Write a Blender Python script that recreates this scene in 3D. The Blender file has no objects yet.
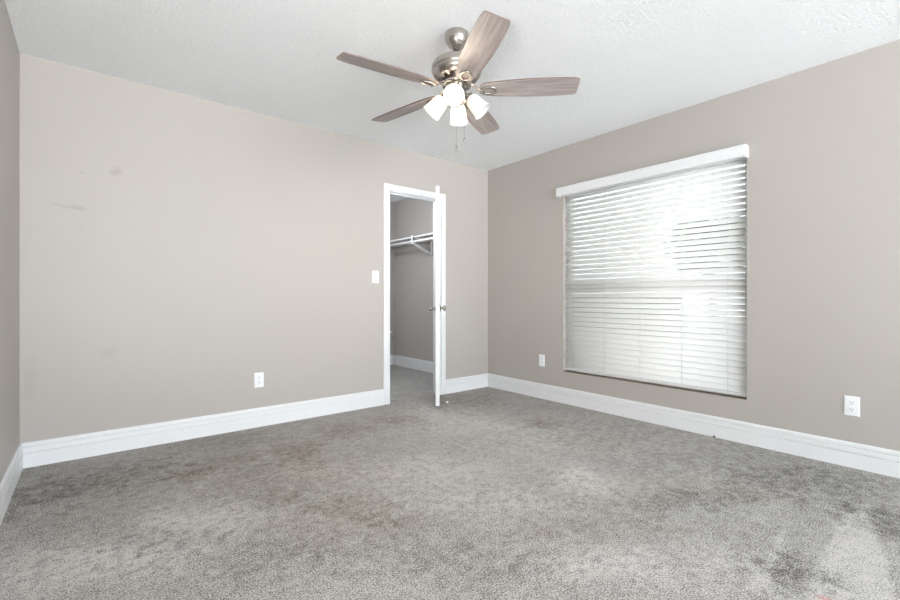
import bpy, bmesh, math, random
from mathutils import Vector, Matrix

random.seed(4)
PI = math.pi
sc = bpy.context.scene
COL = sc.collection

# ------------------------------------------------------------------ camera
F_PX = 441.0                       # focal length in pixels of the 900 px wide frame
HORIZON = 298.0
CAM_Z = 1.0
YAW = math.atan2(0.775, 0.632)
cam_d = bpy.data.cameras.new('camera')
cam_d.sensor_width = 36.0
cam_d.lens = F_PX / 900.0 * 36.0
cam_d.shift_y = (HORIZON - 300.0) / 900.0
cam_d.clip_start = 0.02
cam = bpy.data.objects.new('camera', cam_d)
cam.location = (0, 0, CAM_Z)
cam.rotation_euler = (PI / 2, 0, YAW - PI / 2)
COL.objects.link(cam)
sc.camera = cam

# ------------------------------------------------------------------ world, lights, exposure
world = bpy.data.worlds.new('daylight')
sc.world = world
world.use_nodes = True
bg = world.node_tree.nodes['Background']
wn = world.node_tree
w_tc = wn.nodes.new('ShaderNodeTexCoord')
w_sep = wn.nodes.new('ShaderNodeSeparateXYZ')
w_mr = wn.nodes.new('ShaderNodeMapRange')
w_mr.inputs['From Min'].default_value = -0.06
w_mr.inputs['From Max'].default_value = 0.02
w_mix = wn.nodes.new('ShaderNodeMix')
w_mix.data_type = 'RGBA'
w_mix.inputs[6].default_value = (2.0, 2.1, 2.14, 1)      # lower half: extra glow added to brighten the ceiling
w_mix.inputs[7].default_value = (0.85, 0.94, 1.0, 1)      # bright hazy sky
wn.links.new(w_tc.outputs['Generated'], w_sep.inputs[0])
wn.links.new(w_sep.outputs['Z'], w_mr.inputs['Value'])
wn.links.new(w_mr.outputs['Result'], w_mix.inputs[0])
wn.links.new(w_mix.outputs[2], bg.inputs['Color'])
bg.inputs['Strength'].default_value = 5.2

fl_d = bpy.data.lights.new('camera_flash', 'AREA')
fl_d.shape = 'DISK'
fl_d.size = 0.22
fl_d.energy = 19.0
fl_d.color = (1.0, 0.985, 0.97)
flash = bpy.data.objects.new('camera_flash', fl_d)
flash.location = (-0.16, 0.17, 1.14)
flash.rotation_euler = (PI / 2 + 0.62, 0, YAW - PI / 2)
COL.objects.link(flash)

cl_d = bpy.data.lights.new('closet_fill', 'POINT')  # added fill light without a fixture, brightens the closet interior
cl_d.energy = 22.0
cl_d.color = (0.86, 0.93, 1.0)
cl_d.shadow_soft_size = 0.10
closet_fill = bpy.data.objects.new('closet_fill', cl_d)
closet_fill.location = (2.25, 4.30, 1.95)
COL.objects.link(closet_fill)

sc.view_settings.view_transform = 'Standard'
sc.view_settings.look = 'None'
sc.view_settings.exposure = 0.74
sc.view_settings.gamma = 1.0
sc.view_settings.use_curve_mapping = False

# ------------------------------------------------------------------ room numbers
XL, XR, YB, H = -0.322, 3.49, 3.60, 2.44
YF = -4.20                         # the open side behind the camera
CX0, CX1, CY = 1.60, 3.54, 5.66    # closet: left wall, right wall, far wall
WT = 0.11                          # wall thickness
DX0, DX1, DH = 2.190, 2.810, 2.018 # door opening
WY0, WY1, WZ0, WZ1 = 1.058, 2.572, 0.300, 1.990   # window opening


def floor_at(px, py, z=0.0):
    d = (CAM_Z - z) * F_PX / (py - HORIZON)
    r = (px - 450.0) / F_PX * d
    return (0.775 * r + 0.632 * d, -0.632 * r + 0.775 * d)


# ------------------------------------------------------------------ materials
def new_mat(name):
    m = bpy.data.materials.new(name)
    m.use_nodes = True
    nt = m.node_tree
    b = nt.nodes['Principled BSDF']
    return m, nt, b


def N(nt, typ, **kw):
    n = nt.nodes.new(typ)
    for k, v in kw.items():
        setattr(n, k, v)
    return n


def math_node(nt, op, a, b=None, c=None, clamp=False):
    n = N(nt, 'ShaderNodeMath', operation=op)
    n.use_clamp = clamp
    for i, v in enumerate((a, b, c)):
        if v is None:
            continue
        if isinstance(v, (int, float)):
            n.inputs[i].default_value = v
        else:
            nt.links.new(v, n.inputs[i])
    return n.outputs[0]


def maprange(nt, v, a, b, c=0.0, d=1.0, smooth=True):
    n = N(nt, 'ShaderNodeMapRange')
    n.interpolation_type = 'SMOOTHSTEP' if smooth else 'LINEAR'
    nt.links.new(v, n.inputs['Value'])
    n.inputs['From Min'].default_value = a
    n.inputs['From Max'].default_value = b
    n.inputs['To Min'].default_value = c
    n.inputs['To Max'].default_value = d
    return n.outputs['Result']


def mixc(nt, fac, a, b, blend='MIX'):
    n = N(nt, 'ShaderNodeMix', data_type='RGBA', blend_type=blend)
    for sock, v in ((n.inputs[0], fac), (n.inputs[6], a), (n.inputs[7], b)):
        if isinstance(v, (int, float)):
            sock.default_value = v
        elif isinstance(v, tuple):
            sock.default_value = (v[0], v[1], v[2], 1)
        else:
            nt.links.new(v, sock)
    return n.outputs[2]


def noise(nt, vec, scale, detail=2.0, rough=0.5):
    n = N(nt, 'ShaderNodeTexNoise')
    n.inputs['Scale'].default_value = scale
    n.inputs['Detail'].default_value = detail
    n.inputs['Roughness'].default_value = rough
    nt.links.new(vec, n.inputs['Vector'])
    return n


def bump(nt, bsdf, height, strength, dist):
    n = N(nt, 'ShaderNodeBump')
    n.inputs['Strength'].default_value = strength
    n.inputs['Distance'].default_value = dist
    nt.links.new(height, n.inputs['Height'])
    nt.links.new(n.outputs['Normal'], bsdf.inputs['Normal'])


def simple(name, col, rough=0.5, metal=0.0, spec=None):
    m, nt, b = new_mat(name)
    tc = N(nt, 'ShaderNodeTexCoord')
    nz = noise(nt, tc.outputs['Object'], 60.0, 2.0)
    lo = tuple(c * 0.975 for c in col)
    hi = tuple(min(1.0, c * 1.025) for c in col)
    nt.links.new(mixc(nt, nz.outputs['Fac'], lo, hi), b.inputs['Base Color'])
    b.inputs['Roughness'].default_value = rough
    b.inputs['Metallic'].default_value = metal
    if spec is not None:
        b.inputs['Specular IOR Level'].default_value = spec
    return m


def ellipse(nt, sep, axes, c, r, ang=0.0, warp=None, soft=0.5):
    """soft-edged ellipse mask over two world axes"""
    u = math_node(nt, 'SUBTRACT', sep.outputs[axes[0]], c[0])
    v = math_node(nt, 'SUBTRACT', sep.outputs[axes[1]], c[1])
    ca, sa = math.cos(ang), math.sin(ang)
    p = math_node(nt, 'ADD', math_node(nt, 'MULTIPLY', u, ca / r[0]), math_node(nt, 'MULTIPLY', v, sa / r[0]))
    q = math_node(nt, 'ADD', math_node(nt, 'MULTIPLY', u, -sa / r[1]), math_node(nt, 'MULTIPLY', v, ca / r[1]))
    d = math_node(nt, 'SQRT', math_node(nt, 'ADD', math_node(nt, 'MULTIPLY', p, p), math_node(nt, 'MULTIPLY', q, q)))
    if warp is not None:
        d = math_node(nt, 'ADD', d, warp)
    return maprange(nt, d, 1.0 - soft, 1.0 + soft, 1.0, 0.0)


def wall_paint(name, smudges=False):
    m, nt, b = new_mat(name)
    g = N(nt, 'ShaderNodeNewGeometry')
    pos = g.outputs['Position']
    n1 = noise(nt, pos, 1.3, 3.0)
    col = mixc(nt, n1.outputs['Fac'], (0.445, 0.412, 0.385), (0.467, 0.434, 0.407))
    if smudges:
        sep = N(nt, 'ShaderNodeSeparateXYZ')
        nt.links.new(pos, sep.inputs[0])
        w = math_node(nt, 'MULTIPLY', math_node(nt, 'SUBTRACT', noise(nt, pos, 22.0, 3.0).outputs['Fac'], 0.5), 1.6)
        tot = None
        for px, py, rx, rz, ang, k in ((115, 172, .035, .020, 0.9, .30), (82, 172.5, .010, .010, 0, .22),
                                       (79, 208, .045, .013, -0.1, .26), (62, 206, .045, .008, -0.2, .18),
                                       (82, 229, .016, .008, 0, .10), (108, 352, .05, .03, .3, .10),
                                       (30, 380, .03, .12, 0, .10)):
            r = px - 450.0
            xd, yd = 0.775 * r + 278.7, -0.632 * r + 341.8
            x = YB * xd / yd
            z = CAM_Z + (HORIZON - py) / F_PX * (F_PX * YB / yd)
            e = math_node(nt, 'MULTIPLY', ellipse(nt, sep, ('X', 'Z'), (x, z), (rx, rz), ang, w, 0.6), k)
            tot = e if tot is None else math_node(nt, 'MAXIMUM', tot, e)
        col = mixc(nt, tot, col, (0.24, 0.19, 0.165))
    nt.links.new(col, b.inputs['Base Color'])
    b.inputs['Roughness'].default_value = 0.46
    b.inputs['Specular IOR Level'].default_value = 0.35
    bump(nt, b, noise(nt, pos, 90.0, 3.0).outputs['Fac'], 0.12, 0.002)
    return m


def ceiling_mat():
    m, nt, b = new_mat('popcorn ceiling')
    g = N(nt, 'ShaderNodeNewGeometry')
    pos = g.outputs['Position']
    v = N(nt, 'ShaderNodeTexVoronoi')
    v.inputs['Scale'].default_value = 80.0
    nt.links.new(pos, v.inputs['Vector'])
    n1 = noise(nt, pos, 110.0, 4.0, 0.6)
    n2 = noise(nt, pos, 48.0, 3.0, 0.6)
    h = math_node(nt, 'ADD', math_node(nt, 'MULTIPLY', math_node(nt, 'SUBTRACT', 0.6, v.outputs['Distance']), 0.7),
                  math_node(nt, 'ADD', n1.outputs['Fac'], math_node(nt, 'MULTIPLY', n2.outputs['Fac'], 1.2)))
    nt.links.new(mixc(nt, noise(nt, pos, 2.0, 2.0).outputs['Fac'], (0.88, 0.895, 0.91), (0.905, 0.92, 0.935)), b.inputs['Base Color'])
    b.inputs['Roughness'].default_value = 0.9
    b.inputs['Specular IOR Level'].default_value = 0.1
    bump(nt, b, h, 0.55, 0.0095)
    return m


def carpet_mat():
    m, nt, b = new_mat('heathered grey carpet')
    g = N(nt, 'ShaderNodeNewGeometry')
    pos = g.outputs['Position']
    sep = N(nt, 'ShaderNodeSeparateXYZ')
    nt.links.new(pos, sep.inputs[0])
    fine = noise(nt, pos, 165.0, 3.0, 0.9)
    clump = noise(nt, pos, 30.0, 3.0, 0.7)
    mid = noise(nt, pos, 13.0, 5.0, 0.7)
    big = noise(nt, pos, 2.2, 4.0, 0.6)
    w = math_node(nt, 'MULTIPLY', math_node(nt, 'SUBTRACT', noise(nt, pos, 6.5, 6.0, 0.72).outputs['Fac'], 0.5), 3.4)
    w2 = math_node(nt, 'MULTIPLY', math_node(nt, 'SUBTRACT', noise(nt, pos, 7.0, 3.0, 0.6).outputs['Fac'], 0.5), 0.6)

    def blobs(items, warp, soft):
        tot = None
        for px, py, rx, ry, k in items:
            c = floor_at(px, py)
            # rx runs across the picture, ry into it
            e = math_node(nt, 'MULTIPLY', ellipse(nt, sep, ('X', 'Y'), c, (rx, ry), YAW - PI / 2, warp, soft), k)
            tot = e if tot is None else math_node(nt, 'MAXIMUM', tot, e)
        return tot

    brown = blobs(((197, 473, .16, .14, .75), (243, 459, .16, .12, .60), (296, 453, .16, .20, .85), (318, 464, .10, .08, .7),
                   (283, 497, .15, .10, .65), (345, 506, .20, .14, .75), (378, 520, .12, .08, .7), (320, 545, .18, .08, .35),
                   (345, 430, .20, .20, .5), (395, 420, .2, .14, .55), (540, 423, .13, .12, .65), (590, 440, .25, .16, .35),
                   (560, 530, .22, .10, .40), (640, 525, .16, .09, .35), (750, 495, .16, .08, .5), (250, 440, .4, .2, .3), (270, 478, .55, .30, .42), (345, 525, .40, .16, .42), (440, 402, .45, .3, .35), (700, 485, .4, .15, .25), (560, 500, .4, .15, .25)), w, .75)
    dark = blobs(((50, 492, .20, .22, .7), (105, 480, .22, .20, .5), (150, 470, .2, .15, .4), (150, 545, .2, .1, .35),
                  (470, 400, .5, .35, .10), (600, 430, .5, .25, .15), (700, 455, .5, .25, .32), (800, 480, .35, .2, .6),
                  (885, 520, .18, .2, .8), (800, 575, .13, .10, .9), (690, 500, .3, .12, .4), (470, 560, .3, .12, .3), (280, 560, .35, .1, .3)), w, .8)
    light = blobs(((200, 520, .25, .14, .75), (100, 560, .35, .14, .8), (30, 580, .25, .12, .6), (205, 482, .05, .22, .4), (585, 480, .14, .20, .7),
                   (620, 565, .22, .12, .6), (420, 470, .5, .25, .35), (450, 418, .6, .45, .40), (560, 440, .6, .3, .25), (480, 500, .5, .15, .35), (330, 470, .3, .12, .3),
                   (725, 570, .2, .12, .45)), w, .8)

    def poly(pts):
        pts = [Vector(floor_at(*p)) for p in pts]
        area = sum(pts[i - 1].x * pts[i].y - pts[i].x * pts[i - 1].y for i in range(len(pts)))
        if area < 0:
            pts.reverse()
        tot = None
        for i in range(len(pts)):
            a, c = pts[i - 1], pts[i]
            e = (c - a).normalized()
            n = Vector((-e.y, e.x))
            d = math_node(nt, 'ADD', math_node(nt, 'MULTIPLY', sep.outputs['X'], n.x), math_node(nt, 'MULTIPLY', sep.outputs['Y'], n.y))
            d = math_node(nt, 'SUBTRACT', d, n.dot(a))
            tot = d if tot is None else math_node(nt, 'MINIMUM', tot, d)
        tot = math_node(nt, 'ADD', tot, math_node(nt, 'MULTIPLY', w2, 0.09))
        return maprange(nt, tot, -0.012, 0.022)

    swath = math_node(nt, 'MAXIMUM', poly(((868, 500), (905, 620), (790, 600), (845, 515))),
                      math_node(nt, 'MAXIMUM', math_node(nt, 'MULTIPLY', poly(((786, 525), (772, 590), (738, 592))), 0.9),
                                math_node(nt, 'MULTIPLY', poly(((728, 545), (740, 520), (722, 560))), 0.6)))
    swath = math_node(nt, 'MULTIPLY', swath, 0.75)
    brk = maprange(nt, math_node(nt, 'ADD', math_node(nt, 'MULTIPLY', clump.outputs['Fac'], 0.5), math_node(nt, 'MULTIPLY', mid.outputs['Fac'], 0.5)), 0.36, 0.62, 0.25, 1.35)
    light = math_node(nt, 'MULTIPLY', light, brk)
    dark = math_node(nt, 'MULTIPLY', dark, maprange(nt, brk, 0.25, 1.35, 1.25, 0.6))

    tone = math_node(nt, 'ADD', math_node(nt, 'MULTIPLY', math_node(nt, 'SUBTRACT', mid.outputs['Fac'], 0.5), 0.60),
                     math_node(nt, 'MULTIPLY', math_node(nt, 'SUBTRACT', big.outputs['Fac'], 0.5), 0.35))
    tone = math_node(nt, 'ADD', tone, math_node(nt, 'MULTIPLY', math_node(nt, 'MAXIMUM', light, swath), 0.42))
    tone = math_node(nt, 'SUBTRACT', tone, math_node(nt, 'MULTIPLY', dark, 0.44))
    tone = math_node(nt, 'ADD', tone, math_node(nt, 'MULTIPLY', math_node(nt, 'SUBTRACT', clump.outputs['Fac'], 0.5), 0.75))
    brown = math_node(nt, 'MULTIPLY', brown, maprange(nt, clump.outputs['Fac'], 0.30, 0.66, 1.25, 0.5))
    spk = math_node(nt, 'MULTIPLY', math_node(nt, 'SUBTRACT', fine.outputs['Fac'], 0.5), 5.6)
    val = math_node(nt, 'ADD', math_node(nt, 'ADD', 0.5, tone), spk, clamp=True)
    base = mixc(nt, val, (0.110, 0.102, 0.094), (0.60, 0.578, 0.555))
    st = mixc(nt, math_node(nt, 'MULTIPLY', brown, 0.8, clamp=True), base, (0.60, 0.515, 0.43), 'MULTIPLY')
    red = ellipse(nt, sep, ('X', 'Y'), floor_at(824, 598), (.022, .012), YAW - PI / 2 - 0.6, w2, .5)
    st = mixc(nt, math_node(nt, 'MULTIPLY', red, 0.4), st, (0.62, 0.25, 0.22))
    nt.links.new(st, b.inputs['Base Color'])
    b.inputs['Roughness'].default_value = 1.0
    b.inputs['Specular IOR Level'].default_value = 0.02
    hgt = math_node(nt, 'ADD', fine.outputs['Fac'], math_node(nt, 'MULTIPLY', mid.outputs['Fac'], 0.8))
    bump(nt, b, hgt, 0.25, 0.006)
    return m


def wood_mat():
    m, nt, b = new_mat('weathered taupe wood')
    tc = N(nt, 'ShaderNodeTexCoord')
    mp = N(nt, 'ShaderNodeMapping')
    mp.inputs['Scale'].default_value = (3.0, 42.0, 10.0)
    nt.links.new(tc.outputs['Object'], mp.inputs['Vector'])
    oi = N(nt, 'ShaderNodeObjectInfo')
    ad = N(nt, 'ShaderNodeVectorMath', operation='ADD')
    nt.links.new(mp.outputs['Vector'], ad.inputs[0])
    sc_ = N(nt, 'ShaderNodeVectorMath', operation='SCALE')
    nt.links.new(oi.outputs['Location'], sc_.inputs[0])
    sc_.inputs['Scale'].default_value = 7.0
    nt.links.new(sc_.outputs[0], ad.inputs[1])
    n1 = noise(nt, ad.outputs[0], 1.2, 5.0, 0.62)
    n1.inputs['Distortion'].default_value = 0.7
    f = maprange(nt, n1.outputs['Fac'], 0.3, 0.7)
    c = mixc(nt, f, (0.29, 0.240, 0.225), (0.46, 0.405, 0.39))
    nt.links.new(c, b.inputs['Base Color'])
    b.inputs['Roughness'].default_value = 0.5
    return m


def slat_mat():
    m, nt, b = new_mat('white faux-wood slat')
    tc = N(nt, 'ShaderNodeTexCoord')
    nz = noise(nt, tc.outputs['Object'], 25.0, 2.0)
    col = mixc(nt, nz.outputs['Fac'], (0.88, 0.89, 0.89), (0.91, 0.92, 0.92))
    nt.links.new(col, b.inputs['Base Color'])
    b.inputs['Roughness'].default_value = 0.6
    b.inputs['Specular IOR Level'].default_value = 0.2
    t = N(nt, 'ShaderNodeBsdfTranslucent')
    t.inputs['Color'].default_value = (0.96, 0.93, 0.91, 1)
    mx = N(nt, 'ShaderNodeMixShader')
    mx.inputs[0].default_value = 0.58
    nt.links.new(b.outputs[0], mx.inputs[1])
    nt.links.new(t.outputs[0], mx.inputs[2])
    nt.links.new(mx.outputs[0], nt.nodes['Material Output'].inputs['Surface'])
    return m


def shade_mat():
    m, nt, b = new_mat('frosted white glass')
    tc = N(nt, 'ShaderNodeTexCoord')
    nz = noise(nt, tc.outputs['Object'], 30.0, 2.0)
    nt.links.new(mixc(nt, nz.outputs['Fac'], (0.88, 0.89, 0.88), (0.93, 0.93, 0.92)), b.inputs['Base Color'])
    b.inputs['Roughness'].default_value = 0.25
    t = N(nt, 'ShaderNodeBsdfTranslucent')
    t.inputs['Color'].default_value = (0.95, 0.94, 0.92, 1)
    mx = N(nt, 'ShaderNodeMixShader')
    mx.inputs[0].default_value = 0.45
    nt.links.new(b.outputs[0], mx.inputs[1])
    nt.links.new(t.outputs[0], mx.inputs[2])
    nt.links.new(mx.outputs[0], nt.nodes['Material Output'].inputs['Surface'])
    return m


def glass_mat():
    m, nt, b = new_mat('window glass dimming daylight')
    nt.nodes.remove(b)
    tr = N(nt, 'ShaderNodeBsdfTransparent')
    tr.inputs['Color'].default_value = (0.45, 0.455, 0.45, 1)  # tint added to dim outdoor light so the slats do not burn out
    gl = N(nt, 'ShaderNodeBsdfGlossy')
    gl.inputs['Roughness'].default_value = 0.02
    mx = N(nt, 'ShaderNodeMixShader')
    mx.inputs[0].default_value = 0.06
    nt.links.new(tr.outputs[0], mx.inputs[1])
    nt.links.new(gl.outputs[0], mx.inputs[2])
    nt.links.new(mx.outputs[0], nt.nodes['Material Output'].inputs['Surface'])
    return m


def emit_mat(name, col, s):
    m, nt, b = new_mat(name)
    b.inputs['Base Color'].default_value = (*col, 1)
    b.inputs['Emission Color'].default_value = (*col, 1)
    b.inputs['Emission Strength'].default_value = s
    return m


def leaf_mat(name, a, c):
    m, nt, b = new_mat(name)
    g = N(nt, 'ShaderNodeNewGeometry')
    nz = noise(nt, g.outputs['Position'], 9.0, 3.0)
    nt.links.new(mixc(nt, nz.outputs['Fac'], a, c), b.inputs['Base Color'])
    b.inputs['Roughness'].default_value = 0.6
    return m


def brushed(name, col, rough):
    m, nt, b = new_mat(name)
    tc = N(nt, 'ShaderNodeTexCoord')
    mp = N(nt, 'ShaderNodeMapping')
    mp.inputs['Scale'].default_value = (6, 6, 220)
    nt.links.new(tc.outputs['Object'], mp.inputs['Vector'])
    nz = noise(nt, mp.outputs['Vector'], 2.0, 2.0)
    nt.links.new(maprange(nt, nz.outputs['Fac'], 0.3, 0.7, rough * 0.8, rough * 1.25), b.inputs['Roughness'])
    b.inputs['Base Color'].default_value = (*col, 1)
    b.inputs['Metallic'].default_value = 1.0
    return m


M_WALL_B = wall_paint('greige wall paint with scuffs', True)
M_WALL = wall_paint('greige wall paint')
M_CEIL = ceiling_mat()
M_CARPET = carpet_mat()
M_TRIM = simple('white semi-gloss trim paint', (0.79, 0.797, 0.81), 0.35)
M_DOOR = simple('white door paint', (0.77, 0.777, 0.79), 0.38)
M_WOOD = wood_mat()
M_WOODEDGE = simple('reddish brown blade edge', (0.15, 0.095, 0.08), 0.55)
M_NICKEL = brushed('brushed nickel', (0.46, 0.43, 0.40), 0.22)
M_DARKMETAL = simple('dark bronze vent', (0.06, 0.045, 0.035), 0.5, 0.6)
M_SLAT = slat_mat()
M_CORD = simple('off-white cord', (0.72, 0.72, 0.70), 0.8)
M_SHADE = shade_mat()
M_GLASS = glass_mat()
M_BULB = emit_mat('lit warm bulb', (1.0, 0.86, 0.68), 60.0)
M_BULB_OFF = simple('unlit white bulb', (0.8, 0.8, 0.78), 0.3)
M_PLASTIC = simple('white plastic', (0.86, 0.87, 0.89), 0.3)
M_SLOT = simple('dark slot', (0.03, 0.03, 0.03), 0.8)
M_VINYL = simple('white vinyl window frame', (0.82, 0.83, 0.83), 0.4)
M_SILL = simple('tan sill darkened for shade', (0.16, 0.115, 0.085), 0.6)  # tan darkened to put shade into the gap under the bottom rail
M_SHELF = simple('white painted shelf', (0.78, 0.785, 0.79), 0.45)
M_CONC = simple('pale concrete', (0.80, 0.80, 0.78), 0.9)
M_LEAF = leaf_mat('dark hedge leaves', (0.008, 0.011, 0.006), (0.030, 0.036, 0.022))
M_LEAF2 = leaf_mat('grey-green tree leaves', (0.16, 0.18, 0.12), (0.34, 0.32, 0.24))
M_BARK = simple('brown bark', (0.16, 0.11, 0.08), 0.9)
M_RUBBER = simple('white rubber tip', (0.85, 0.84, 0.80), 0.6)
M_CRUMB = simple('dark crumb', (0.04, 0.03, 0.03), 0.9)


# ------------------------------------------------------------------ mesh helpers
def box(bm, x0, x1, y0, y1, z0, z1, mi=0):
    v = [bm.verts.new(p) for p in ((x0, y0, z0), (x1, y0, z0), (x1, y1, z0), (x0, y1, z0),
                                   (x0, y0, z1), (x1, y0, z1), (x1, y1, z1), (x0, y1, z1))]
    for f in ((0, 3, 2, 1), (4, 5, 6, 7), (0, 1, 5, 4), (1, 2, 6, 5), (2, 3, 7, 6), (3, 0, 4, 7)):
        bm.faces.new([v[i] for i in f]).material_index = mi


def lathe(bm, prof, seg=40, mat4=None, closed=True, mi=0):
    """profile of (radius, z) turned about z; ends with radius 0 are closed to a point"""
    rings = []
    for r, z in prof:
        if r < 1e-6:
            p = Vector((0, 0, z))
            rings.append([bm.verts.new(mat4 @ p if mat4 else p)])
        else:
            ring = []
            for k in range(seg):
                a = 2 * PI * k / seg
                p = Vector((r * math.cos(a), r * math.sin(a), z))
                ring.append(bm.verts.new(mat4 @ p if mat4 else p))
            rings.append(ring)
    for a, b in zip(rings, rings[1:]):
        for k in range(seg):
            k2 = (k + 1) % seg
            if len(a) == 1 and len(b) == 1:
                continue
            if len(a) == 1:
                f = bm.faces.new((a[0], b[k2], b[k]))
            elif len(b) == 1:
                f = bm.faces.new((a[k], a[k2], b[0]))
            else:
                f = bm.faces.new((a[k], a[k2], b[k2], b[k]))
            f.smooth = True
            f.material_index = mi


def tube(bm, pts, r, seg=8, flat=1.0, mi=0, loop=False):
    """round (or flattened) bar along points"""
    pts = [Vector(p) for p in pts]
    n = len(pts)
    rings = []
    for i, p in enumerate(pts):
        if loop:
            t = (pts[(i + 1) % n] - pts[i - 1]).normalized()
        else:
            t = (pts[min(i + 1, n - 1)] - pts[max(i - 1, 0)]).normalized()
        up = Vector((0, 0, 1)) if abs(t.z) < 0.95 else Vector((1, 0, 0))
        s = t.cross(up).normalized()
        u = s.cross(t).normalized()
        rr = r[i] if isinstance(r, (list, tuple)) else r
        rings.append([bm.verts.new(p + s * rr * math.cos(2 * PI * k / seg) + u * rr * flat * math.sin(2 * PI * k / seg)) for k in range(seg)])
    pairs = list(zip(rings, rings[1:]))
    if loop:
        pairs.append((rings[-1], rings[0]))
    for a, b in pairs:
        for k in range(seg):
            f = bm.faces.new((a[k], a[(k + 1) % seg], b[(k + 1) % seg], b[k]))
            f.smooth = True
            f.material_index = mi
    if not loop:
        bm.faces.new(rings[0]).material_index = mi
        bm.faces.new(list(reversed(rings[-1]))).material_index = mi


def extrude_profile(bm, prof, a, b, out, up=Vector((0, 0, 1))):
    """closed profile of (distance along out, height) swept straight from a to b"""
    a, b, out = Vector(a), Vector(b), Vector(out)
    r0 = [bm.verts.new(a + out * d + up * z) for d, z in prof]
    r1 = [bm.verts.new(b + out * d + up * z) for d, z in prof]
    n = len(prof)
    for k in range(n):
        bm.faces.new((r0[k], r0[(k + 1) % n], r1[(k + 1) % n], r1[k]))
    bm.faces.new(list(reversed(r0)))
    bm.faces.new(r1)


def prism(bm, outline, z0, z1, mi_top=0, mi_side=0, mi_bot=0):
    lo = [bm.verts.new((x, y, z0)) for x, y in outline]
    hi = [bm.verts.new((x, y, z1)) for x, y in outline]
    n = len(outline)
    bm.faces.new(list(reversed(lo))).material_index = mi_bot
    bm.faces.new(hi).material_index = mi_top
    for k in range(n):
        bm.faces.new((lo[k], lo[(k + 1) % n], hi[(k + 1) % n], hi[k])).material_index = mi_side


def obj(name, bm, mats, parent=None, bevel=0.0, loc=None):
    bmesh.ops.recalc_face_normals(bm, faces=bm.faces[:])
    me = bpy.data.meshes.new(name)
    bm.to_mesh(me)
    bm.free()
    for m in (mats if isinstance(mats, (list, tuple)) else (mats,)):
        me.materials.append(m)
    o = bpy.data.objects.new(name, me)
    COL.objects.link(o)
    if parent:
        o.parent = parent
    if loc:
        o.location = loc
    if bevel:
        bv = o.modifiers.new('bevel', 'BEVEL')
        bv.width = bevel
        bv.segments = 2
        bv.limit_method = 'ANGLE'
        bv.angle_limit = 0.6
    return o


def struct(name, bm, mats, parent=None, bevel=0.0):
    o = obj(name, bm, mats, parent, bevel)
    if not parent:
        o['kind'] = 'structure'
    return o


def thing(name, label, cat, loc=(0, 0, 0), rotz=0.0, group=None):
    o = bpy.data.objects.new(name, None)
    o.empty_display_size = 0.05
    COL.objects.link(o)
    o.location = loc
    o.rotation_euler = (0, 0, rotz)
    o['label'] = label
    o['category'] = cat
    if group:
        o['group'] = group
    return o


def tag(o, label, cat, group=None):
    o['label'] = label
    o['category'] = cat
    if group:
        o['group'] = group
    return o


def dup(o, parent):
    c = o.copy()
    COL.objects.link(c)
    c.parent = parent
    return c


def B():
    return bmesh.new()


# ------------------------------------------------------------------ the setting
bm = B()
box(bm, XL - .1, CX1 + .1, YF, CY + .1, -0.08, 0.0)
struct('floor', bm, M_CARPET)

bm = B()
box(bm, XL - .1, CX1 + .1, YF, CY + .1, H, H + 0.1)
struct('ceiling', bm, M_CEIL)

bm = B()
box(bm, XL - .1, XL, YF, YB + WT, 0, H)
struct('wall_left', bm, M_WALL)

bm = B()
box(bm, XL, DX0, YB, YB + WT, 0, H)
box(bm, DX1, XR, YB, YB + WT, 0, H)
box(bm, DX0, DX1, YB, YB + WT, DH, H)
struct('wall_back', bm, M_WALL_B)

bm = B()
box(bm, XR, XR + .12, WY1, YB + WT, 0, H)
box(bm, XR, XR + .12, YF, WY0, 0, H)
box(bm, XR, XR + .12, WY0, WY1, 0, WZ0)
box(bm, XR, XR + .12, WY0, WY1, WZ1, H)
struct('wall_right', bm, M_WALL)

# closet shell
bm = B()
box(bm, CX1, CX1 + .1, YB + WT, CY, 0, H)
struct('wall_closet_right', bm, M_WALL)
bm = B()
box(bm, CX0, CX1 + .1, CY, CY + .1, 0, H)
struct('wall_closet_far', bm, M_WALL)
bm = B()
box(bm, CX0 - .1, CX0, YB + WT, CY + .1, 0, H)
struct('wall_closet_left', bm, M_WALL)

BASE = [(0, 0), (.016, 0), (.016, .083), (.015, .085), (.004, .0855), (.004, .0905), (.0135, .0925), (.0135, .1195),
        (.003, .1215), (.003, .1265), (.011, .1285), (.0095, .141), (.005, .147), (0, .147)]
CAS = 0.060


def baseboard(name, a, b, out):
    bm = B()
    extrude_profile(bm, BASE, a, b, out)
    struct(name, bm, M_TRIM)


baseboard('baseboard_left', (XL, YF, 0), (XL, YB, 0), (1, 0, 0))
baseboard('baseboard_back', (XL, YB, 0), (DX0 - CAS, YB, 0), (0, -1, 0))
baseboard('baseboard_corner', (DX1 + CAS, YB, 0), (XR, YB, 0), (0, -1, 0))
baseboard('baseboard_right', (XR, YF, 0), (XR, YB, 0), (-1, 0, 0))
baseboard('baseboard_closet_right', (CX1, YB + WT, 0), (CX1, CY, 0), (-1, 0, 0))
baseboard('baseboard_closet_far', (CX0, CY, 0), (CX1, CY, 0), (0, -1, 0))

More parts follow.
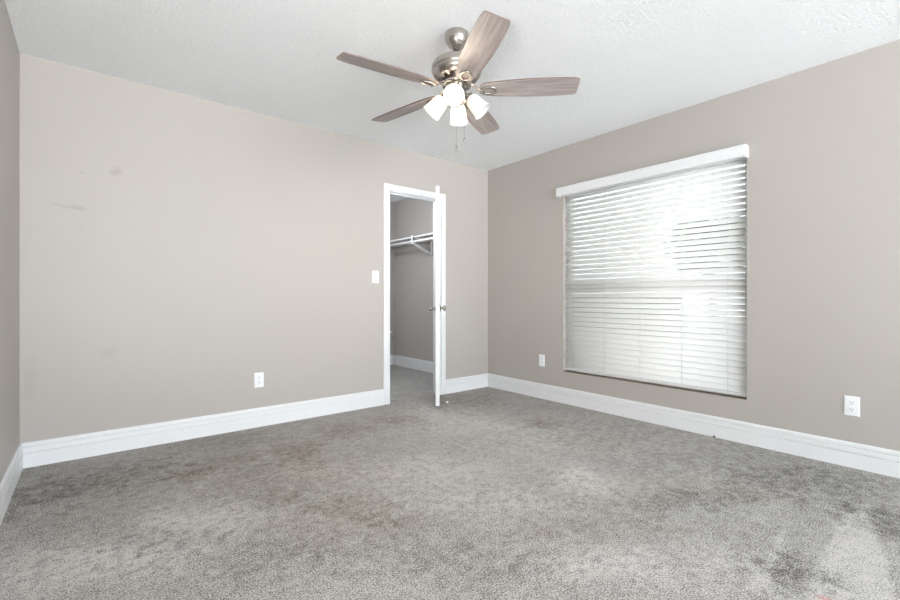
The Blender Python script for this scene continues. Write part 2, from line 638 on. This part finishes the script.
# door casing, jambs, stops
CPROF = [(0, 0), (.012, 0), (.016, .004), (.016, .040), (.012, .045), (.014, .049), (.010, .060), (0, .060)]   # (out, width from opening)
bm = B()
extrude_profile(bm, CPROF, (DX0, YB, 0), (DX0, YB, DH + CAS), (0, -1, 0), Vector((-1, 0, 0)))
struct('trim_1', bm, M_TRIM)
bm = B()
extrude_profile(bm, CPROF, (DX1, YB, 0), (DX1, YB, DH + CAS), (0, -1, 0), Vector((1, 0, 0)))
struct('trim_2', bm, M_TRIM)
bm = B()
extrude_profile(bm, CPROF, (DX0, YB, DH), (DX1, YB, DH), (0, -1, 0), Vector((0, 0, 1)))
struct('trim_3', bm, M_TRIM)
JT = .012
bm = B()
box(bm, DX0, DX0 + JT, YB, YB + WT, 0, DH)
box(bm, DX1 - JT, DX1, YB, YB + WT, 0, DH)
box(bm, DX0, DX1, YB, YB + WT, DH - .005, DH)
box(bm, DX0 + JT, DX0 + JT + .010, YB + .04, YB + .072, 0, DH - .005)
box(bm, DX1 - JT - .010, DX1 - JT, YB + .04, YB + .072, 0, DH - .005)
box(bm, DX0 + JT, DX1 - JT, YB + .04, YB + .072, DH - .016, DH - .005)
jamb = struct('trim_4', bm, M_TRIM)
bm = B()
box(bm, DX0 + JT - .001, DX0 + JT + .002, YB + .008, YB + .034, .880, .935)
obj('strike_plate', bm, M_NICKEL, jamb)['label'] = 'nickel strike plate on the latch side of the door frame'

# ledge low on the closet's far wall
bm = B()
box(bm, CX0, CX1 - .1, CY - .10, CY, .488, .510)
struct('trim_5', bm, M_TRIM)

# ------------------------------------------------------------------ the closet door, standing open
HX, HY = DX1 - JT - .001, YB - .003
ang = math.atan2(-HY, -HX) + math.radians(-0.25)
DW, DT = 0.585, 0.035
door = bpy.data.objects.new('door_1', None)
COL.objects.link(door)
door.location = (HX, HY, 0)
door.rotation_euler = (0, 0, ang)
door['kind'] = 'structure'
door['label'] = 'white closet door standing open into the room, seen edge-on'
# local: x runs from hinge to free edge; y = 0 is the room face when shut, the leaf lies at y < 0
z0, z1 = .026, DH - .008
bm = B()
box(bm, 0.002, DW, -DT, 0, z0, z1)
leaf = obj('door_leaf', bm, M_DOOR, door, bevel=.002)
for sgn, y in ((-1, -DT), (1, 0.0)):
    for pz0, pz1 in ((.22, .88), (1.06, 1.86)):
        bm = B()
        for fx0, fx1 in ((.10, .275), (.315, .49)):
            yy = y + sgn * .004
            # frame mould round a slightly raised field
            for a0, a1, b0, b1 in ((fx0, fx1, pz0, pz0 + .018), (fx0, fx1, pz1 - .018, pz1), (fx0, fx0 + .018, pz0 + .018, pz1 - .018), (fx1 - .018, fx1, pz0 + .018, pz1 - .018)):
                box(bm, a0, a1, min(y, yy), max(y, yy), b0, b1)
        obj('door_moulding', bm, M_DOOR, door)
KZ = .906
for sgn, y in ((-1, -DT), (1, 0.0)):
    mt = Matrix.Translation((DW - .06, y, KZ)) @ Matrix.Rotation(-sgn * PI / 2, 4, 'X')
    bm = B()
    lathe(bm, [(0, 0), (.031, 0), (.031, .003), (.026, .008), (.013, .011), (.0105, .014), (.0105, .026), (.016, .031), (.023, .036),
               (.0262, .043), (.0255, .050), (.021, .0545), (.012, .0575), (0, .058)], 28, mt)
    obj('door_knob', bm, M_NICKEL, door)['label'] = 'round brushed nickel door knob'
bm = B()
box(bm, DW - .0005, DW + .002, .005 - DT, -.005, KZ - .029, KZ + .029)
lp = obj('latch_plate', bm, M_NICKEL, door)
bm = B()
box(bm, DW + .002, DW + .010, .011 - DT, -.011, KZ - .009, KZ + .009)
obj('latch_bolt', bm, M_NICKEL, lp, bevel=.002)
for hz in (.26, 1.02, 1.80):
    bm = B()
    lathe(bm, [(0, hz - .045), (.0055, hz - .045), (.0055, hz + .045), (0, hz + .045)], 12, Matrix.Translation((-.004, .004, 0)))
    box(bm, -.003, .002, -.030, .003, hz - .044, hz + .044)
    obj('hinge', bm, M_TRIM, door)
# spring door stop low on the room-side face
bm = B()
pts = []
SX, SZ = DW - .075, .045
for k in range(140):
    t = k / 139
    a = t * 2 * PI * 14
    pts.append((SX + .0055 * math.cos(a), 0.006 + t * .058, SZ + .0055 * math.sin(a)))
tube(bm, pts, .0026, 6)
lathe(bm, [(0, 0), (.011, 0), (.011, .003), (.006, .007), (0, .007)], 16, Matrix.Translation((SX, 0, SZ)) @ Matrix.Rotation(-PI / 2, 4, 'X'))
ds = obj('door_stop', bm, M_NICKEL, door)
bm = B()
lathe(bm, [(0, 0), (.008, 0), (.0085, .004), (.0085, .014), (.006, .018), (0, .0185)], 16, Matrix.Translation((SX, .062, SZ)) @ Matrix.Rotation(-PI / 2, 4, 'X'))
obj('rubber_tip', bm, M_RUBBER, ds)['label'] = 'white rubber tip'

# ------------------------------------------------------------------ window behind the blind
win = bpy.data.objects.new('window_1', None)
COL.objects.link(win)
win.location = (XR + .07, (WY0 + WY1) / 2, WZ0)
win['kind'] = 'structure'
win['label'] = 'white two-pane window behind the closed blind'
wy, wz = (WY1 - WY0) / 2, WZ1 - WZ0
MR = 0.795                                                    # meeting rail above the sill
bm = B()
FW = .032
box(bm, 0, .05, -wy, wy, 0, FW)
box(bm, 0, .05, -wy, wy, wz - FW, wz)
box(bm, 0, .05, -wy, -wy + FW, FW, wz - FW)
box(bm, 0, .05, wy - FW, wy, FW, wz - FW)
obj('window_frame', bm, M_VINYL, win, bevel=.003)
bm = B()
box(bm, -.005, .045, -wy + FW, wy - FW, MR - .04, MR + .04)
obj('meeting_rail', bm, M_VINYL, win, bevel=.003)
for a, b in ((FW, MR - .04), (MR + .04, wz - FW)):
    bm = B()
    box(bm, .022, .026, -wy + FW, wy - FW, a, b)
    obj('window_pane', bm, M_GLASS, win)
bm = B()
box(bm, -.068, 0, -wy, wy, 0, .004)
obj('window_sill', bm, M_SILL, win)

# ------------------------------------------------------------------ the blind
blind = thing('window_blind', 'wide white horizontal-slat blind, nearly closed, filling the window in the right wall', 'window blind',
              (XR + .034, 1.815, WZ0 + .004))
BY = .748                                                     # half width of the slats
PITCH, SW, ST, TH = .0440, .0508, .0022, math.radians(50)
# valance with returns, on the wall face
bm = B()
VP = [(0, 1.655), (.014, 1.655), (.018, 1.660), (.018, 1.715), (.014, 1.722), (.018, 1.729), (.016, 1.737), (0, 1.737)]
extrude_profile(bm, VP, (-.082, -.769, 0), (-.082, .792, 0), (-1, 0, 0))
box(bm, -.082, -.035, .780, .792, 1.655, 1.737)
box(bm, -.082, -.035, -.769, -.757, 1.655, 1.737)
obj('valance', bm, M_TRIM, blind)
bm = B()
box(bm, -.026, .026, -BY, BY, 1.664, 1.685)
obj('headrail', bm, M_TRIM, blind)
bm = B()
nx = 6
top, bot = [], []
for k in range(nx + 1):
    t = k / nx * 2 - 1
    x = -t * SW / 2
    c = .0022 * (1 - t * t)
    # room-side edge (x < 0) down
    for lst, h in ((top, c + ST / 2), (bot, c - ST / 2)):
        lst.append((x * math.cos(TH) - h * math.sin(TH), x * math.sin(TH) + h * math.cos(TH)))
out = top + bot[::-1]
r0 = [bm.verts.new((p[0], -BY, p[1])) for p in out]
r1 = [bm.verts.new((p[0], BY, p[1])) for p in out]
for k in range(len(out)):
    f = bm.faces.new((r0[k], r0[(k + 1) % len(out)], r1[(k + 1) % len(out)], r1[k]))
    f.smooth = k not in (nx, len(out) - 1)
bm.faces.new(list(reversed(r0)))
bm.faces.new(r1)
slat0 = obj('slat', bm, M_SLAT, blind)
slat0.location = (0, 0, .058)
NS = 37
for k in range(1, NS):
    c = dup(slat0, blind)
    c.location = (random.uniform(-.0006, .0006), 0, .058 + k * PITCH)
    c.rotation_euler = (0, random.uniform(-.035, .035), 0)
bm = B()
box(bm, -.026, .026, -BY, BY, .016, .034)
obj('bottom_rail', bm, M_SLAT, blind, bevel=.004)
for y in (.66, .335, .01, -.322, -.636):
    bm = B()
    for x in (-.0195, .0195):
        tube(bm, [(x, y, .02), (x, y, 1.66)], .0011, 6)
    obj('ladder_cord', bm, M_CORD, blind)

# ------------------------------------------------------------------ ceiling fan
FX, FY = 1.546, 1.838
fan = thing('ceiling_fan', 'five-blade brushed nickel ceiling fan with four frosted light shades', 'ceiling fan', (FX, FY, H), YAW - PI / 2)
# local axes: x to the picture's right, y away from the camera
bm = B()
lathe(bm, [(0, 0), (.060, 0), (.064, -.004), (.064, -.022), (.061, -.040), (.052, -.060), (.038, -.077), (.024, -.087), (.020, -.092), (0, -.092)], 40)
obj('canopy', bm, M_NICKEL, fan)
bm = B()
lathe(bm, [(0, -.085), (.0125, -.085), (.0125, -.125), (.024, -.127), (.027, -.133), (.027, -.148), (0, -.148)], 24)
obj('downrod', bm, M_NICKEL, fan)
bm = B()
lathe(bm, [(0, -.141), (.036, -.141), (.075, -.145), (.110, -.155), (.128, -.167), (.1355, -.179), (.137, -.186), (.137, -.206), (.133, -.210),
           (.133, -.214), (.130, -.226), (.121, -.240), (.108, -.249), (.096, -.253), (0, -.253)], 56)
mot = obj('motor_housing', bm, M_NICKEL, fan)
bm = B()
lathe(bm, [(0, -.250), (.084, -.250), (.082, -.262), (.070, -.274), (0, -.274)], 40)
for k in range(15):
    a = 2 * PI * k / 15
    m4 = Matrix.Rotation(a, 4, 'Z')
    for q in (0,):
        vs = [m4 @ Vector(p) for p in ((.080, -.006, -.249), (.104, -.006, -.249), (.104, .006, -.249), (.080, .006, -.249),
                                       (.076, -.006, -.262), (.090, -.006, -.256), (.090, .006, -.256), (.076, .006, -.262))]
        v = [bm.verts.new(p) for p in vs]
        for f in ((0, 3, 2, 1), (4, 5, 6, 7), (0, 1, 5, 4), (1, 2, 6, 5), (2, 3, 7, 6), (3, 0, 4, 7)):
            bm.faces.new([v[i] for i in f]).material_index = 1
obj('vent_ring', bm, [M_DARKMETAL, M_NICKEL], mot)['label'] = 'dark vented ring under the motor'
bm = B()
lathe(bm, [(0, -.270), (.078, -.270), (.080, -.274), (.080, -.284), (.076, -.288), (0, -.288)], 40)
obj('flywheel', bm, M_NICKEL, fan)

# blade iron: from the flywheel out to an open oval ring under the blade root
ZB = -.308
PITCHB = math.radians(-12.5)
bm = B()
tube(bm, [(.060, 0, -.279), (.085, 0, -.283), (.106, 0, -.296), (.125, 0, -.311), (.135, 0, -.3155), (.146, 0, -.3165)],
     [.016, .015, .0125, .011, .012, .013], 10, .45)
loop = []
for k in range(24):
    a = 2 * PI * k / 24
    y = .027 * math.sin(a) * (1 - .12 * math.cos(a))
    loop.append((0.178 + .040 * math.cos(a), y * math.cos(PITCHB), ZB - .0085 + y * math.sin(PITCHB)))
tube(bm, loop, .0072, 8, .62, loop=True)
for a in (0, 2.2, 4.1):
    lathe(bm, [(0, -.003), (.004, -.003), (.004, -.014), (.002, -.0155), (0, -.0155)], 10,
          Matrix.Translation((0, 0, ZB)) @ Matrix.Rotation(PITCHB, 4, 'X') @ Matrix.Translation((0.178 + .040 * math.cos(a), .027 * math.sin(a), 0)))
iron0 = obj('blade_arm', bm, M_NICKEL, fan)
# blade outline
def blade_outline():
    half = []
    R0, R1 = .170, .665
    # (x, half width): rounded root, broad middle, tapering to a squarish tip with eased corners
    for x, hw in ((.122, .0), (.124, .018), (.130, .031), (.142, .043), (.162, .050), (.205, .0565), (.280, .063), (.380, .069), (.450, .0705),
                  (.520, .0695), (.580, .067), (.615, .064), (.632, .0615), (.644, .0575), (.649, .052), (.650, .044)):
        half.append((x, hw))
    pts = [(x, -h) for x, h in half] + [(x - .010 * 0, h) for x, h in reversed(half[1:])]
    return pts
bm = B()
prism(bm, blade_outline(), -.003, .003, 0, 1, 0)
blade0 = obj('blade', bm, [M_WOOD, M_WOODEDGE], iron0)
blade0.rotation_euler = (PITCHB, 0, 0)
blade0.location = (0, 0, ZB)
base_ang = math.radians(67.8)
for k in range(5):
    if k == 0:
        a_o, b_o = iron0, blade0
    else:
        a_o = dup(iron0, fan)
        b_o = dup(blade0, a_o)
    a_o.rotation_euler = (0, 0, base_ang + k * 2 * PI / 5)

# light kit
bm = B()
lathe(bm, [(0, -.285), (.050, -.285), (.052, -.290), (.052, -.322), (.056, -.326), (.056, -.336), (.046, -.346), (.040, -.352), (.040, -.372),
           (.034, -.384), (.018, -.392), (.010, -.394), (.008, -.402), (0, -.404)], 36)
kit = obj('light_kit', bm, M_NICKEL, fan)
SHADE = [(.021, 0), (.026, -.004), (.034, -.012), (.0395, -.024), (.042, -.040), (.0435, -.060), (.046, -.080), (.050, -.096), (.0545, -.107), (.0535, -.108),
         (.0485, -.097), (.0445, -.081), (.042, -.060), (.0405, -.040), (.038, -.025), (.0325, -.014), (.025, -.0065), (.020, -.003)]
lit = {1: 15.0, 2: 1.0, 3: 5.0}  # rear bulb is lit as added fill for the far corner
for k, deg in enumerate((-6, 84, 174, 264)):
    a = math.radians(deg)
    d = Vector((math.cos(a), math.sin(a), 0))
    tilt = math.radians(56 if k == 3 else 42)
    neck = d * .064 + Vector((0, 0, -.344))
    bm = B()
    p0, p1 = d * .040 + Vector((0, 0, -.340)), neck
    tube(bm, [p0, d * .054 + Vector((0, 0, -.340)), neck + Vector((0, 0, .004)), neck + d * math.sin(tilt) * .012 + Vector((0, 0, -math.cos(tilt) * .012))], [.008, .008, .010, .012], 12)
    m4 = Matrix.Translation(neck) @ Matrix.Rotation(a, 4, 'Z') @ Matrix.Rotation(-tilt, 4, 'Y')
    lathe(bm, [(0, .006), (.016, .006), (.023, .0), (.0245, -.012), (.0245, -.020), (.0225, -.020), (.0225, -.004), (0, -.004)], 24, m4)
    arm = obj('lamp_holder', bm, M_NICKEL, fan)
    m5 = m4 @ Matrix.Translation((0, 0, -.010))
    bm = B()
    ring = SHADE + [SHADE[0]]
    lathe(bm, ring, 40, m5)
    sh = obj('lamp_shade', bm, M_SHADE, arm)
    bm = B()
    lathe(bm, [(0, -.006), (.012, -.006), (.013, -.024), (.020, -.042), (.0265, -.060), (.027, -.070), (.022, -.084), (.012, -.092), (0, -.094)], 24, m5)
    obj('bulb', bm, M_BULB if k in lit else M_BULB_OFF, arm)['label'] = 'glowing warm bulb' if k in lit else 'unlit bulb'
    if k in lit:
        ld = bpy.data.lights.new('bulb_light', 'SPOT')
        ld.energy = lit[k]
        ld.spot_size = math.radians(150)
        ld.spot_blend = 0.9
        ld.color = (1.0, 0.90, 0.78)
        ld.shadow_soft_size = .02
        lo = bpy.data.objects.new('bulb_light', ld)
        COL.objects.link(lo)
        lo.parent = arm
        lo.matrix_local = m5 @ Matrix.Translation((0, 0, -.103))
for x, y, zt, zb, fob in ((-.002, -.040, -.380, -.618, .040), (.042, .020, -.370, -.560, .022)):
    bm = B()
    pts = [(x, y, zt + (zb - zt) * i / 30) for i in range(31)]
    tube(bm, pts, .0007, 6)
    for i in range(44):
        z = zt + (zb - zt) * i / 44
        lathe(bm, [(0, z + .0013), (.0013, z), (0, z - .0013)], 6, Matrix.Translation((x, y, 0)))
    ch = obj('pull_chain', bm, M_NICKEL, fan)
    bm = B()
    lathe(bm, [(0, zb + .002), (.003, zb), (.0048, zb - fob * .25), (.0052, zb - fob * .8), (.003, zb - fob), (0, zb - fob)], 14, Matrix.Translation((x, y, 0)))
    obj('chain_fob', bm, M_NICKEL, ch)

# ------------------------------------------------------------------ outlets and switch (built facing -y)
def plate_bm(w, h, t):
    bm = B()
    e = .004
    lo = [(-w / 2, -h / 2), (w / 2, -h / 2), (w / 2, h / 2), (-w / 2, h / 2)]
    hi = [(-w / 2 + e, -h / 2 + e), (w / 2 - e, -h / 2 + e), (w / 2 - e, h / 2 - e), (-w / 2 + e, h / 2 - e)]
    a = [bm.verts.new((x, 0, z)) for x, z in lo]
    b = [bm.verts.new((x, -t * .55, z)) for x, z in lo]
    c = [bm.verts.new((x, -t, z)) for x, z in hi]
    for r, s in ((a, b), (b, c)):
        for k in range(4):
            bm.faces.new((r[k], r[(k + 1) % 4], s[(k + 1) % 4], s[k]))
    bm.faces.new(c)
    bm.faces.new(list(reversed(a)))
    return bm


def outlet(label, loc, rotz):
    t = thing('wall_outlet', label, 'outlet', loc, rotz, 'duplex wall outlets')
    obj('cover_plate', plate_bm(.070, .115, .006), M_PLASTIC, t)
    for zc in (.0195, -.0195):
        bm = B()
        pts = []
        for k in range(28):
            a = 2 * PI * k / 28
            pts.append((.0172 * math.cos(a), max(-.0135, min(.0135, .0172 * math.sin(a)))))
        lo = [bm.verts.new((x, -.0055, z + zc)) for x, z in pts]
        hi = [bm.verts.new((x, -.0085, z + zc)) for x, z in pts]
        for k in range(28):
            bm.faces.new((lo[k], lo[(k + 1) % 28], hi[(k + 1) % 28], hi[k]))
        bm.faces.new(hi)
        rec = obj('receptacle', bm, M_PLASTIC, t)
        bm = B()
        box(bm, -.0078, -.0056, -.0090, -.0080, zc - .001, zc + .0085)
        box(bm, .0056, .0078, -.0090, -.0080, zc + .0005, zc + .0080)
        lathe(bm, [(0, .0080), (.0028, .0080), (.0028, .0090), (0, .0090)], 12, Matrix.Translation((0, 0, zc - .0072)) @ Matrix.Rotation(PI / 2, 4, 'X'))
        obj('slots', bm, M_SLOT, rec)['label'] = 'dark plug slots'
    bm = B()
    lathe(bm, [(0, .0055), (.0032, .0055), (.0032, .0068), (0, .0072)], 12, Matrix.Rotation(PI / 2, 4, 'X'))
    obj('screw', bm, M_PLASTIC, t)
    return t


outlet('white duplex outlet on the long closet-door wall, above its baseboard', (1.017, YB, .362), 0)
outlet('small white outlet on the window wall between room corner and blind', (XR, 2.829, .377), -PI / 2)
outlet('white duplex outlet on the window wall on the near side of the blind', (XR, .519, .362), -PI / 2)

sw = thing('light_switch', 'white rocker light switch beside the closet door casing', 'light switch', (2.046, YB, 1.195))
obj('cover_plate', plate_bm(.070, .115, .006), M_PLASTIC, sw)
bm = B()
prof = [(0, -.034), (-.0075, -.034), (-.0105, -.0325), (-.0072, 0), (-.0066, .0335), (0, .034)]
r0 = [bm.verts.new((-.0165, y, z)) for y, z in prof]
r1 = [bm.verts.new((.0165, y, z)) for y, z in prof]
for k in range(6):
    bm.faces.new((r0[k], r0[(k + 1) % 6], r1[(k + 1) % 6], r1[k]))
bm.faces.new(list(reversed(r0)))
bm.faces.new(r1)
obj('rocker', bm, M_PLASTIC, sw)
bm = B()
box(bm, -.008, .008, -.0095, -.0060, -.0395, -.0352)
obj('locator_light', bm, M_SLOT, sw)['label'] = 'small dark mark under the rocker'

# ------------------------------------------------------------------ closet shelf and rod
SZT = 1.800
shelf = thing('closet_shelf', 'white closet shelf on a diagonal bracket along the closet wall', 'shelf', (CX1, 4.7, SZT))
bm = B()
box(bm, -.300, 0, YB + WT - 4.7, CY - 4.7, -.019, 0)
obj('shelf_board', bm, M_SHELF, shelf, bevel=.002)
bm = B()
box(bm, -.019, 0, YB + WT - 4.7, CY - 4.7, -.045, -.019)
obj('cleat', bm, M_SHELF, shelf)
for yb in (4.70, 3.98):
    y = yb - 4.7
    bm = B()
    box(bm, -.325, -.019, y - .012, y + .012, -.040, -.019)            # top arm
    box(bm, -.026, -.019, y - .012, y + .012, -.235, -.040)            # wall leg
    # diagonal brace
    v = [bm.verts.new(p) for p in ((-.325, y - .010, -.088), (-.303, y - .010, -.088), (-.022, y - .010, -.212), (-.022, y - .010, -.240),
                                   (-.325, y + .010, -.088), (-.303, y + .010, -.088), (-.022, y + .010, -.212), (-.022, y + .010, -.240))]
    v[0].co.z = v[4].co.z = -.108
    for f in ((0, 1, 2, 3), (7, 6, 5, 4), (0, 4, 5, 1), (1, 5, 6, 2), (2, 6, 7, 3), (3, 7, 4, 0)):
        bm.faces.new([v[i] for i in f])
    box(bm, -.345, -.335, y - .014, y + .014, -.092, .004)             # front hook plate
    box(bm, -.345, -.303, y - .014, y + .014, -.108, -.090)
    box(bm, -.335, -.300, y - .012, y + .012, -.040, -.019)
    obj('shelf_bracket', bm, M_SHELF, shelf)
bm = B()
tube(bm, [(CX1 - .319, YB + WT + .005, SZT - .0745), (CX1 - .319, CY - .002, SZT - .0745)], .0155, 20)
tag(obj('closet_rod', bm, M_SHELF), 'white hanging rod held under the front of the closet shelf', 'closet rod')

# ------------------------------------------------------------------ a crumb at the baseboard
bm = B()
bmesh.ops.create_icosphere(bm, subdivisions=2, radius=.009)
for v in bm.verts:
    v.co *= random.uniform(.75, 1.15)
    v.co.z *= .8
cx, cy = floor_at(718, 435.5)
o = obj('crumb', bm, M_CRUMB, loc=(min(cx, XR - .024), cy, .006))
tag(o, 'tiny dark crumb lying at the foot of the baseboard below the blind', 'debris')

# ------------------------------------------------------------------ outside the window
bm = B()
box(bm, XR + .12, 30, -22, 24, -.30, -.12)
struct('ground', bm, M_CONC)
bm = B()
box(bm, XR + .12, XR + 1.35, -3.0, 8.0, 2.28, 2.44)  # unseen slab added to keep steep sky light off the slats
struct('sky_blocker', bm, M_TRIM)


def foliage(bm, fn, n, size, rnd):
    for _ in range(n):
        p = Vector(fn())
        q = Matrix.Rotation(rnd.uniform(0, 2 * PI), 3, 'Z') @ Matrix.Rotation(rnd.uniform(-1.2, 1.2), 3, 'X')
        s = size * rnd.uniform(.6, 1.3)
        vs = [bm.verts.new(p + q @ Vector(c)) for c in ((-s, 0, 0), (0, -s * .45, .1 * s), (s, 0, 0), (0, s * .45, .1 * s))]
        bm.faces.new(vs)


def at_px(px, py, x):
    r = px - 450.0
    xd, yd = 0.775 * r + 278.7, -0.632 * r + 341.8
    d = F_PX * x / xd
    return Vector((x, x * yd / xd, CAM_Z + (HORIZON - py) / F_PX * d))


rnd = random.Random(7)
hx = 9.5
a, b = at_px(560, 300, hx), at_px(684, 300, hx)
hz = at_px(620, 342, hx).z
bm = B()
foliage(bm, lambda: (hx + rnd.uniform(-.35, .35), rnd.uniform(b.y + .1, a.y), max(-.12, hz) + (rnd.random() ** .8) * (1.06 - max(-.12, hz))), 9000, .06, rnd)
hedge = tag(obj('hedge', bm, M_LEAF), 'dark hedge outside, glimpsed through the lower gaps of the blind', 'hedge')
bm = B()
for k in range(7):
    yy = b.y + (a.y - b.y) * (k + .5) / 7
    tube(bm, [(hx, yy, -.12), (hx + .03, yy + .04, .35), (hx - .04, yy, .85)], [.03, .024, .012], 8)
obj('stem', bm, M_BARK, hedge)

tx = 9.0
tc_ = at_px(712, 245, tx)
bm = B()


def crown():
    while True:
        p = Vector((rnd.uniform(-1, 1), rnd.uniform(-1, 1), rnd.uniform(-1, 1)))
        if p.length < 1:
            return (tc_.x + p.x * .6, tc_.y + p.y * .85, tc_.z + p.z * .6)


foliage(bm, crown, 900, .085, rnd)
bm2 = B()
tube(bm2, [(tc_.x, tc_.y, -.12), (tc_.x + .05, tc_.y, .8), (tc_.x, tc_.y + .05, tc_.z + .3)], [.09, .07, .03], 10)
tree = tag(obj('tree', bm, M_LEAF2), 'loose grey-green tree outside, glimpsed through the upper gaps of the blind', 'tree')
obj('trunk', bm2, M_BARK, tree)
